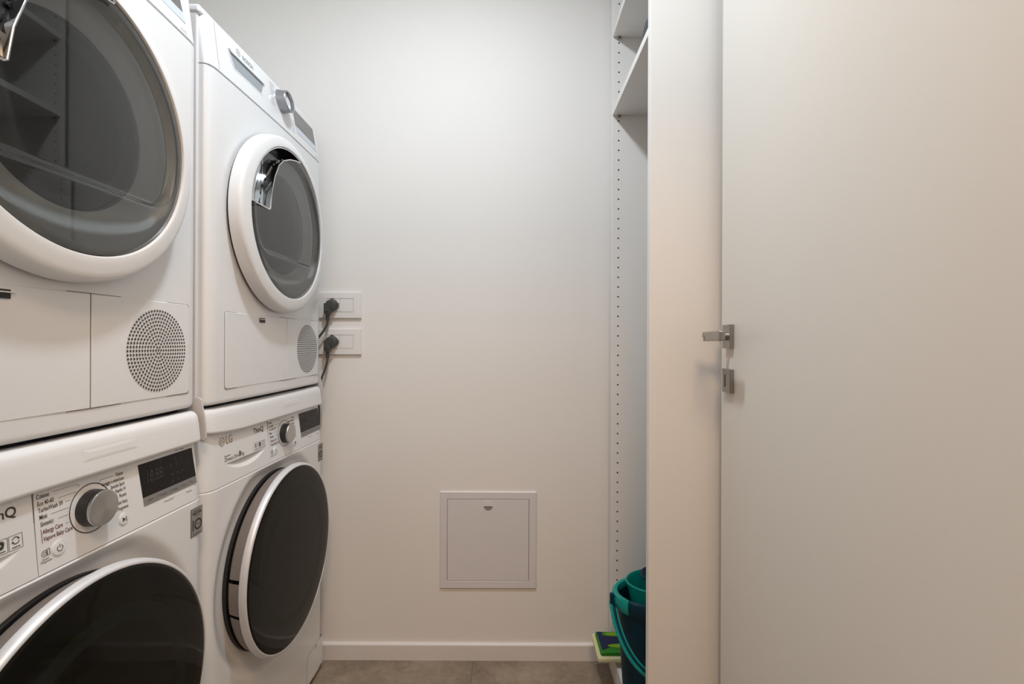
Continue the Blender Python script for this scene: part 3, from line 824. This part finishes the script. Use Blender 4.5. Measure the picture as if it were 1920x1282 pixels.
    lathe(bm, [(0.176, 0.0514), (0.160, 0.0517), (0.150, 0.0518)], dc[0], dz, 128, 1)
    lathe(bm, [(0.150, 0.0518), (0.10, 0.0522), (0.05, 0.0525), (0.0, 0.0526)], dc[0], dz, 128, 0)
    obj('door_glass', bm, [M['darkglass'], M['innerglass']], dr, angle=60)
    # drain filter flap
    bm = B()
    r = 0.022; fx0, fx1, fh0, fh1 = 0.476, 0.592, -1.044, -0.955
    pts = [(fx1, zw(fh1)), (fx0 + r, zw(fh1))] + [(fx0 + r - r * math.sin(PI / 2 * i / 6), zw(fh1) - r + r * math.cos(PI / 2 * i / 6)) for i in range(1, 7)] + [(fx0, zw(fh0)), (fx1, zw(fh0))]
    prism(bm, pts, -0.004, 0.0034, 1)
    pts2 = [(0.5335 + (x - 0.5335) * 0.985, zw(-1.0) + (z - zw(-1.0)) * 0.982) for x, z in pts]
    prism(bm, pts2, 0.0, 0.0040, 0)
    plate(bm, 0.534, 0.545, zw(-0.9605), zw(-0.9575), 0.0046, 1); plate(bm, 0.537, 0.543, zw(-0.9675), zw(-0.9645), 0.0046, 1)
    obj('filter_flap', bm, [M['enamel'], M['seam']], t, smooth=False)
    return t

# ---------------------------------------------------------------- stacking kit with pull-out shelf
def make_kit(label):
    t = thing('stacking_kit', label, 'stacking kit', group='white stacking kits')
    z0 = 0.0                       # top of the washing machine, h = -0.168
    def zk(h): return h + 0.168
    bm = B(); rbox(bm, 0.006, 0.594, 0.050, 0.555, 0.0, zk(-0.1315), 0.003, 2); obj('base_tray', bm, M['black'], t)
    bm = B()
    prof = [(0.050, -0.1420), (0.026, -0.1385), (0.018, -0.1385), (0.011, -0.1405), (0.006, -0.1445), (0.0030, -0.1500), (0.0010, -0.1600), (-0.0030, -0.1930), (-0.0028, -0.1965), (-0.0010, -0.1985), (0.0015, -0.1970), (0.004, -0.1650), (0.012, -0.1520), (0.050, -0.1500)]
    prof = [(y, zk(h)) for y, h in prof]
    xs = []
    L, R = 0.008, 0.589
    for x in [L, L + .002, L + .005, L + .010, L + .016, L + .024, L + .034] + [L + .034 + (R - L - .048) * i / 20 for i in range(1, 20)] + [R - .014, R - .008, R - .004, R - .0015, R]:
        eL = max(0, 1 - (x - L) / 0.030); eR = max(0, 1 - (R - x) / 0.012)
        xs.append((x, 0.012 * eL ** 2.2 + 0.005 * eR ** 2.2, 0))
    extrude_x(bm, prof, xs)
    for v in bm.verts:
        eL = max(0, 1 - (v.co.x - L) / 0.16)
        if v.co.z < zk(-0.17): v.co.z += 0.011 * eL ** 2
    sh = obj('pull_out_shelf', bm, M['plastic'], t, angle=40)
    bm = B()       # shallow moulded finger field
    rr = [(0.325, -0.1600), (0.425, -0.1600), (0.425, -0.1760), (0.325, -0.1760)]
    fr = [bm.verts.new((x, -(-0.0010 + (-(h) - 0.160) * 0.121 + 0.0002), zk(h))) for x, h in rr]
    bkv = [bm.verts.new((x, -(-0.0010 + (-(h) - 0.160) * 0.121 + 0.0007), zk(h))) for x, h in ((0.334, -0.1640), (0.416, -0.1640), (0.416, -0.1720), (0.334, -0.1720))]
    for i in range(4):
        j = (i + 1) % 4; bm.faces.new((fr[i], fr[j], bkv[j], bkv[i]))
    bm.faces.new(bkv)
    obj('finger_field', bm, M['plastic'], sh, smooth=False)
    # side cheeks
    for x0 in (-0.0046, 0.6006):
        bm = B()
        pr = [(0.060, -0.114), (0.020, -0.113), (0.013, -0.1145), (0.009, -0.1180), (0.0065, -0.132), (0.0025, -0.150), (0.0005, -0.170), (-0.0010, -0.195), (0.0, -0.1985), (0.003, -0.2000), (0.0075, -0.1985), (0.014, -0.170), (0.060, -0.165)]
        extrude_x(bm, [(y, zk(h)) for y, h in pr], [(x0, 0, 0), (x0 + 0.004, 0, 0)])
        obj('side_cheek', bm, M['kitgrey'], t, smooth=False)
    # rear/inner spacer the shelf slides in
    bm = B(); rbox(bm, 0.0065, 0.5935, 0.012, 0.050, zk(-0.1530), zk(-0.1505), 0)
    obj('runner', bm, M['kitgrey'], t, smooth=False)
    return t

# place the two stacks
def place(p, z):
    x, y, yaw, dz = p
    return (x, y, z + dz), PI / 2 - yaw
PD1, PD2 = (-.6392, .3743, .0085, 0.0), (-.6373, .9939, .0108, -.005)
PW1, PW2 = (-.6234, .3746, .006, 0.0), (-.6315, .9933, .0145, -.0055)
PK1, PK2 = (-.6234, .3746, .006, 0.0), (-.6315, .9933, .0145, -.0055)
dryer = make_dryer('nearest tumble dryer, top left, big grey glass door cut off by the frame')
dryer.location, dryer.rotation_euler[2] = place(PD1, H + HBD)
l, r = place(PD2, H + HBD)
dup(dryer, l, r, 'far tumble dryer against the back wall, beside the two wall sockets')
washer = make_washer('nearest washing machine, bottom left, black door cut off by the frame')
washer.location, washer.rotation_euler[2] = place(PW1, 0.0)
l, r = place(PW2, 0.0)
l = (l[0], l[1], l[2] + 0.0055 - 0.0055)
dup(washer, l, r, 'far washing machine by the back wall, its whole oval black door visible')
kit = make_kit('white stacking kit between the nearest dryer and washing machine')
kit.location, kit.rotation_euler[2] = place(PK1, H - 0.168)
l, r = place(PK2, H - 0.168)
dup(kit, l, r, 'white stacking kit between the far dryer and washing machine')

# ---------------------------------------------------------------- wall sockets, plugs and cables
def make_outlet(z, label):
    t = thing('wall_outlet', label, 'wall socket', (-0.5835, YB, z), 0, 'double wall sockets')
    bm = B()
    outer = [(-0.0725, -0.0435), (0.0725, -0.0435), (0.0725, 0.0435), (-0.0725, 0.0435)]
    lv = [(1.0, 0.0, 1.0, 0.0), (1.0, 0.006, 1.0, 0), (0.985, 0.0085, 0.975, 0)]
    rings = []
    for sx, d, sz, _ in lv: rings.append([bm.verts.new((x * sx, -d, z_ * sz)) for x, z_ in outer])
    rings.append([bm.verts.new((x, -0.0092, z_)) for x, z_ in ((-0.0465, -0.0235), (0.0465, -0.0235), (0.0465, 0.0235), (-0.0465, 0.0235))])
    rings.append([bm.verts.new((x, -0.0060, z_)) for x, z_ in ((-0.0460, -0.0230), (0.0460, -0.0230), (0.0460, 0.0230), (-0.0460, 0.0230))])
    for a, b in zip(rings, rings[1:]):
        for i in range(4): bm.faces.new((a[i], a[(i + 1) % 4], b[(i + 1) % 4], b[i]))
    bm.faces.new(rings[-1])
    obj('cover_plate', bm, M['outlet'], t, smooth=False)
    bm = B(); rbox(bm, -0.0452, -0.0004, -0.0085, -0.004, -0.0222, 0.0222, 0.0008, 2); lathe(bm, [(0.0195, 0.0086), (0.0205, 0.0092), (0.0212, 0.0086)], -0.0228, 0, 40); obj('socket_insert', bm, M['outlet'], t)
    bm = B(); rbox(bm, 0.0004, 0.0452, -0.0088, -0.004, -0.0222, 0.0222, 0.0010, 2); obj('blank_insert', bm, M['outlet'], t)
    return t
make_outlet(1.1990, 'upper white wall socket plate beside the far dryer')
make_outlet(1.0755, 'lower white wall socket plate beside the far dryer')

def bez(p, n=14):
    """smooth curve through points (Catmull-Rom)"""
    p = [Vector(q) for q in p]; p = [2 * p[0] - p[1]] + p + [2 * p[-1] - p[-2]]
    out = []
    for i in range(1, len(p) - 2):
        for k in range(n):
            s = k / n
            out.append(0.5 * ((2 * p[i]) + (p[i + 1] - p[i - 1]) * s + (2 * p[i - 1] - 5 * p[i] + 4 * p[i + 1] - p[i + 2]) * s * s + (3 * p[i] - p[i - 1] - 3 * p[i + 1] + p[i + 2]) * s ** 3))
    out.append(p[-2]); return out

def make_plug(z, path, label):
    t = thing('power_cord', label, 'power cord', (-0.6070, YB - 0.0085, z), 0, 'black power cords')
    bm = B()
    lathe(bm, [(0.0, 0.0), (0.0185, 0.0), (0.0195, 0.003), (0.0195, 0.010), (0.0180, 0.020), (0.0140, 0.0300), (0.0, 0.0320)], 0, 0, 32)
    rbox(bm, -0.0035, 0.0035, -0.014, 0.0, 0.0165, 0.0225, 0.0008, 1)       # grip ears of the plug face
    rbox(bm, 0.0165, 0.0212, -0.014, 0.0, -0.007, 0.007, 0.0008, 1)
    rbox(bm, -0.0212, -0.0165, -0.014, 0.0, -0.007, 0.007, 0.0008, 1)
    # angled head leading the flex down
    hprism(bm, [(-0.0195, -0.012), (-0.0195, -0.030), (-0.0165, -0.035), (-0.0015, -0.035), (0.0015, -0.030), (0.0015, -0.012)], -0.0235, 0.004)
    prism(bm, [(-0.0195, -0.0235), (0.0015, -0.0235), (-0.0020, -0.0330), (-0.0150, -0.0330)], 0.014, 0.032)
    pl = obj('plug_body', bm, M['plug'], t, angle=30)
    bm = B()
    for i in range(6): tube(bm, [(-0.0085, -0.0225, -0.032 - i * 0.0036), (-0.0085, -0.0225, -0.0346 - i * 0.0036)], 0.0066 - 0.0002 * i, 14)
    tube(bm, [(-0.0085, -0.0225, -0.031), (-0.0085, -0.0225, -0.054)], 0.0052, 12)
    obj('strain_relief', bm, M['plug'], pl, angle=30)
    bm = B(); tube(bm, bez(path), 0.0036, 10); obj('cable', bm, M['plug'], t)
    return t
make_plug(1.1990, [(-0.0085, -0.0225, -0.050), (-0.010, -0.024, -0.066), (-0.020, -0.026, -0.086), (-0.038, -0.027, -0.111), (-0.060, -0.026, -0.140), (-0.090, -0.022, -0.200)], 'dark power cord in the upper wall socket, running behind the far dryer')
make_plug(1.0755, [(-0.0085, -0.0225, -0.050), (-0.009, -0.024, -0.064), (-0.015, -0.026, -0.090), (-0.026, -0.027, -0.122), (-0.034, -0.026, -0.160), (-0.0375, -0.024, -0.195), (-0.037, -0.022, -0.225), (-0.038, -0.020, -0.262), (-0.040, -0.020, -0.320), (-0.06, -0.02, -0.40)], 'dark power cord in the lower wall socket, hanging down the back wall')

# ---------------------------------------------------------------- access hatch in the back wall
t = thing('access_hatch', 'square white access hatch low on the back wall', 'access hatch', (-0.0785, YB, 0.4045))
hw = 0.1635
bm = B()
prof = [(hw, 0.0), (hw, 0.0045), (hw - 0.0015, 0.0060), (hw - 0.0235, 0.0060), (hw - 0.0245, 0.0050), (hw - 0.0245, 0.0)]
rings = [[bm.verts.new((sx * h, -d, sz * h)) for sx, sz in ((-1, -1), (1, -1), (1, 1), (-1, 1))] for h, d in prof]
for a, b in zip(rings, rings[1:]):
    for i in range(4): bm.faces.new((a[i], a[(i + 1) % 4], b[(i + 1) % 4], b[i]))
obj('hatch_frame', bm, M['hatch'], t, smooth=False)
bm = B(); rbox(bm, -hw + 0.0245, hw - 0.0245, -0.0008, 0.0, -hw + 0.0245, hw - 0.0245, 0); obj('hatch_recess', bm, M['seam'], t, smooth=False)
bm = B(); rbox(bm, -0.1378, 0.1378, -0.0062, -0.0005, -0.1378, 0.1378, 0.0010, 2); hd = obj('hatch_door', bm, M['hatch'], t)
bm = B()
lathe(bm, [(0.0165, 0.0062), (0.0158, 0.0067), (0.0150, 0.0064)], 0.0, 0.1155, 40, 0)
seg = [(0.0150 * math.cos(PI + PI * i / 16), 0.1155 + 0.0150 * math.sin(PI + PI * i / 16)) for i in range(17)]
top = [bm.verts.new((x, -0.0066, z)) for x, z in seg]
f = bm.faces.new(top); f.material_index = 1
prism(bm, [(0.0150 * math.cos(PI * i / 16), 0.1155 + 0.0150 * math.sin(PI * i / 16)) for i in range(17)], 0.0060, 0.0085, 0)
obj('hatch_latch', bm, [M['hatch'], mat('latch_hollow', (0.28, 0.26, 0.25), 0.6)], hd)

# ---------------------------------------------------------------- shelving unit on the right
t = thing('shelving_unit', 'tall white open shelving unit on the right with drilled side panels', 'shelving unit', (0.327, 1.147, 0))
SD, SW = 0.375, 0.455          # depth (x), width (y)
PT = 0.020
STOP = 2.42
bm = B()
rbox(bm, 0, SD, SW - PT, SW, 0, STOP, 0.0006, 1)
k = -4
for i in range(66):
    z = 0.2976 + (i - 3) * 0.03202
    if z < 0.18 or z > 2.38: continue
    for x in (0.0205, SD - 0.045):
        hr = 0.0027
        f = bm.faces.new([bm.verts.new((x + hr * math.cos(2 * PI * q / 10), SW - PT - 0.0003, z + hr * math.sin(2 * PI * q / 10))) for q in range(10)])
        f.material_index = 1
obj('side_panel', bm, [M['laminate'], M['pin']], t, smooth=False)
bm = B(); rbox(bm, 0, SD, 0, 0.022, 0, STOP, 0.0006, 1); obj('side_panel', bm, M['laminate'], t, smooth=False)
bm = B(); rbox(bm, SD - 0.006, SD, 0.022, SW - PT, 0.073, STOP - 0.02); obj('back_panel', bm, M['laminate'], t, smooth=False)
bm = B(); rbox(bm, 0, SD, 0.022, SW - PT, STOP - 0.02, STOP, 0.0005, 1); obj('top_panel', bm, M['laminate'], t, smooth=False)
bm = B(); rbox(bm, 0.0, SD - 0.006, 0.022, SW - PT, 0.055, 0.073, 0.0006, 1); obj('bottom_shelf', bm, M['laminate'], t, smooth=False)
bm = B(); rbox(bm, 0.0005, 0.018, 0.022, SW - PT, 0.0, 0.0545); obj('plinth', bm, M['laminate'], t, smooth=False)
for z in (1.8205, 2.0775):
    bm = B(); rbox(bm, 0.0, SD - 0.006, 0.0225, SW - PT - 0.0005, z, z + 0.020, 0.0006, 1); s = obj('shelf', bm, M['laminate'], t, smooth=False)
    bm = B(); rbox(bm, 0.0145, 0.0265, SW - PT - 0.007, SW - PT - 0.0002, z - 0.0085, z - 0.0002, 0.001, 1); lathe(bm, [(0.0028, 0.0), (0.0028, 0.0006), (0, 0.0006)], 0.0205, z - 0.005, 14, 1, y=SW - PT - 0.007); obj('shelf_support', bm, [M['clip'], M['pin']], s, smooth=False)

# dark round-topped container on the lower of the two shelves
t = thing('storage_jar', 'dark grey rounded jar on the shelf, mostly hidden by the side panel', 'jar', (0.428, 1.275, 1.8407))
bm = B(); vlathe(bm, [(0.0, 0.0), (0.070, 0.0), (0.078, 0.004), (0.086, 0.03), (0.085, 0.055), (0.078, 0.082), (0.066, 0.100)], 0, 0, 56); obj('jar_body', bm, M['slate'], t)
bm = B(); vlathe(bm, [(0.067, 0.0995), (0.069, 0.103), (0.066, 0.112), (0.050, 0.124), (0.024, 0.130), (0.0, 0.131)], 0, 0, 56); obj('jar_lid', bm, M['slate'], t)

# ---------------------------------------------------------------- mop bucket
bx, by, bz = 0.432, 1.330, 0.073
t = thing('mop_bucket', 'petrol blue mop bucket with teal rim and handle inside the shelving unit', 'bucket', (bx, by, bz))
HB = 0.310
bm = B()
vlathe(bm, [(0, 0.0), (0.112, 0.0), (0.117, 0.006), (0.122, 0.05), (0.138, 0.280), (0.1400, HB - 0.006), (0.1355, HB - 0.006), (0.118, 0.05), (0.112, 0.010), (0, 0.010)], 0, 0, 72, 0, 1.0, 0.66)
obj('bucket_body', bm, M['bucket'], t)
bm = B()
vlathe(bm, [(0.1365, HB - 0.030), (0.1440, HB - 0.030), (0.1505, HB - 0.022), (0.1530, HB - 0.006), (0.1510, HB + 0.006), (0.1450, HB + 0.011), (0.1380, HB + 0.008), (0.1350, HB - 0.002), (0.1365, HB - 0.030)], 0, 0, 72, 0, 1.0, 0.66)
for f in bm.faces:
    c_ = f.calc_center_median()
    if c_.y < -0.040 and c_.x > -0.125: f.material_index = 1
rim = obj('bucket_rim', bm, [M['teal'], M['bucket']], t)
for a_ in (math.radians(212), math.radians(-32)):
    bm = B()
    tube(bm, [(0.1525 * math.cos(a_ + k_), 0.1525 * 0.66 * math.sin(a_ + k_), HB - 0.006) for k_ in (-0.09, -0.045, 0, 0.045, 0.09)], 0.013, 10, 0, flat=(0.55, 1.5))
    obj('rim_clip', bm, M['teal'], t)
# wringer insert
bm = B()
cx, cy = -0.008, -0.008
vlathe(bm, [(0.088, HB - 0.05), (0.098, HB + 0.0), (0.1055, HB + 0.032), (0.1085, HB + 0.038), (0.1065, HB + 0.042), (0.1015, HB + 0.036), (0.094, HB - 0.0), (0.084, HB - 0.05), (0.0, HB - 0.05)], cx, cy, 64, 0, 1.0, 0.68)
wr = obj('wringer', bm, M['teal'], t)
bm = B()
vlathe(bm, [(0.060, HB + 0.02), (0.096, HB + 0.052), (0.098, HB + 0.056), (0.094, HB + 0.058), (0.050, HB + 0.02), (0.0, HB + 0.02)], cx + 0.030, cy + 0.004, 48, 0, 1.0, 0.68)
obj('wringer_cone', bm, M['bucket'], wr)
# bail handle hanging down in front of the bucket
def bail_path(k):
    out = []
    for i in range(49):
        a_ = PI * i / 48
        c_ = math.cos(a_)
        out.append((-(0.158 - k) * math.copysign(abs(c_) ** 0.72, c_), -0.006 - (0.112 + k * 0.2) * math.sin(a_), HB - 0.016 - (0.152 - k) * math.sin(a_)))
    return out
bm = B()
tube(bm, bail_path(0.0), 0.0062, 12, 0, flat=(0.75, 1.0))
tube(bm, bail_path(0.0125), 0.0026, 8, 0)
tube(bm, bail_path(0.0072), 0.0034, 8, 1)
obj('bail_handle', bm, [M['teal'], M['bucket']], t)
for xc in (-0.155, 0.155):
    bm = B(); rbox(bm, xc - 0.006, xc + 0.006, -0.016, -0.002, HB - 0.030, HB + 0.006, 0.002, 2); obj('handle_pivot', bm, M['bucket'], t)

# ---------------------------------------------------------------- flat mop lying on the shelf floor, poking out
t = thing('floor_mop', 'flat green and navy mop head with pale yellow pad, poking out of the shelving unit', 'mop', (0.268, 1.478, 0.073))
tilt = math.atan2(0.030, 0.10)
def slope(bm_):
    for v in bm_.verts:
        y, z = v.co.y, v.co.z
        v.co.z = z + 0.020 + 0.22 * max(0.0, y); v.co.x += -0.006 * y / 0.1
def mp(name, bm_, m, par, **k):
    slope(bm_); return obj(name, bm_, m, par, **k)
ML, MD = 0.30, 0.096
bm = B(); rbox(bm, 0.0, ML, 0.0, MD, 0.0, 0.014, 0.004, 2); mp('cleaning_pad', bm, M['pad'], t)
bm = B()
rbox(bm, 0.010, ML - 0.010, 0.008, MD - 0.006, 0.012, 0.026, 0.006, 3)
hd = mp('mop_plate', bm, M['green'], t)
bm = B()
hprism(bm, [(0.017, 0.016), (0.040, 0.026), (0.044, 0.031), (0.034, 0.037), (0.060, 0.040), (ML - 0.06, 0.040), (ML - 0.06, 0.067), (0.060, 0.067), (0.030, 0.071), (0.030, 0.080), (0.034, 0.085), (0.015, 0.086)], 0.0255, 0.0268)
mp('plate_inlay', bm, M['navy'], hd, smooth=False)
for yc in (0.032, 0.076):
    bm = B()
    hprism(bm, [(0.085 + 0.047 * math.cos(2 * PI * i / 28), yc + 0.0075 * math.sin(2 * PI * i / 28)) for i in range(28)], 0.0262, 0.0274)
    mp('foot_pedal', bm, M['lime'], hd, smooth=False)
bm = B()
rbox(bm, 0.13, 0.17, 0.030, 0.070, 0.024, 0.052, 0.006, 2)
mp('handle_joint', bm, M['navy'], hd)
for xc in (0.085, 0.26):
    bm = B(); tube(bm, [(xc, 0.010, -0.020), (xc, 0.010, 0.004)], 0.006, 12)
    mp('pad_clip', bm, M['pad'], t)
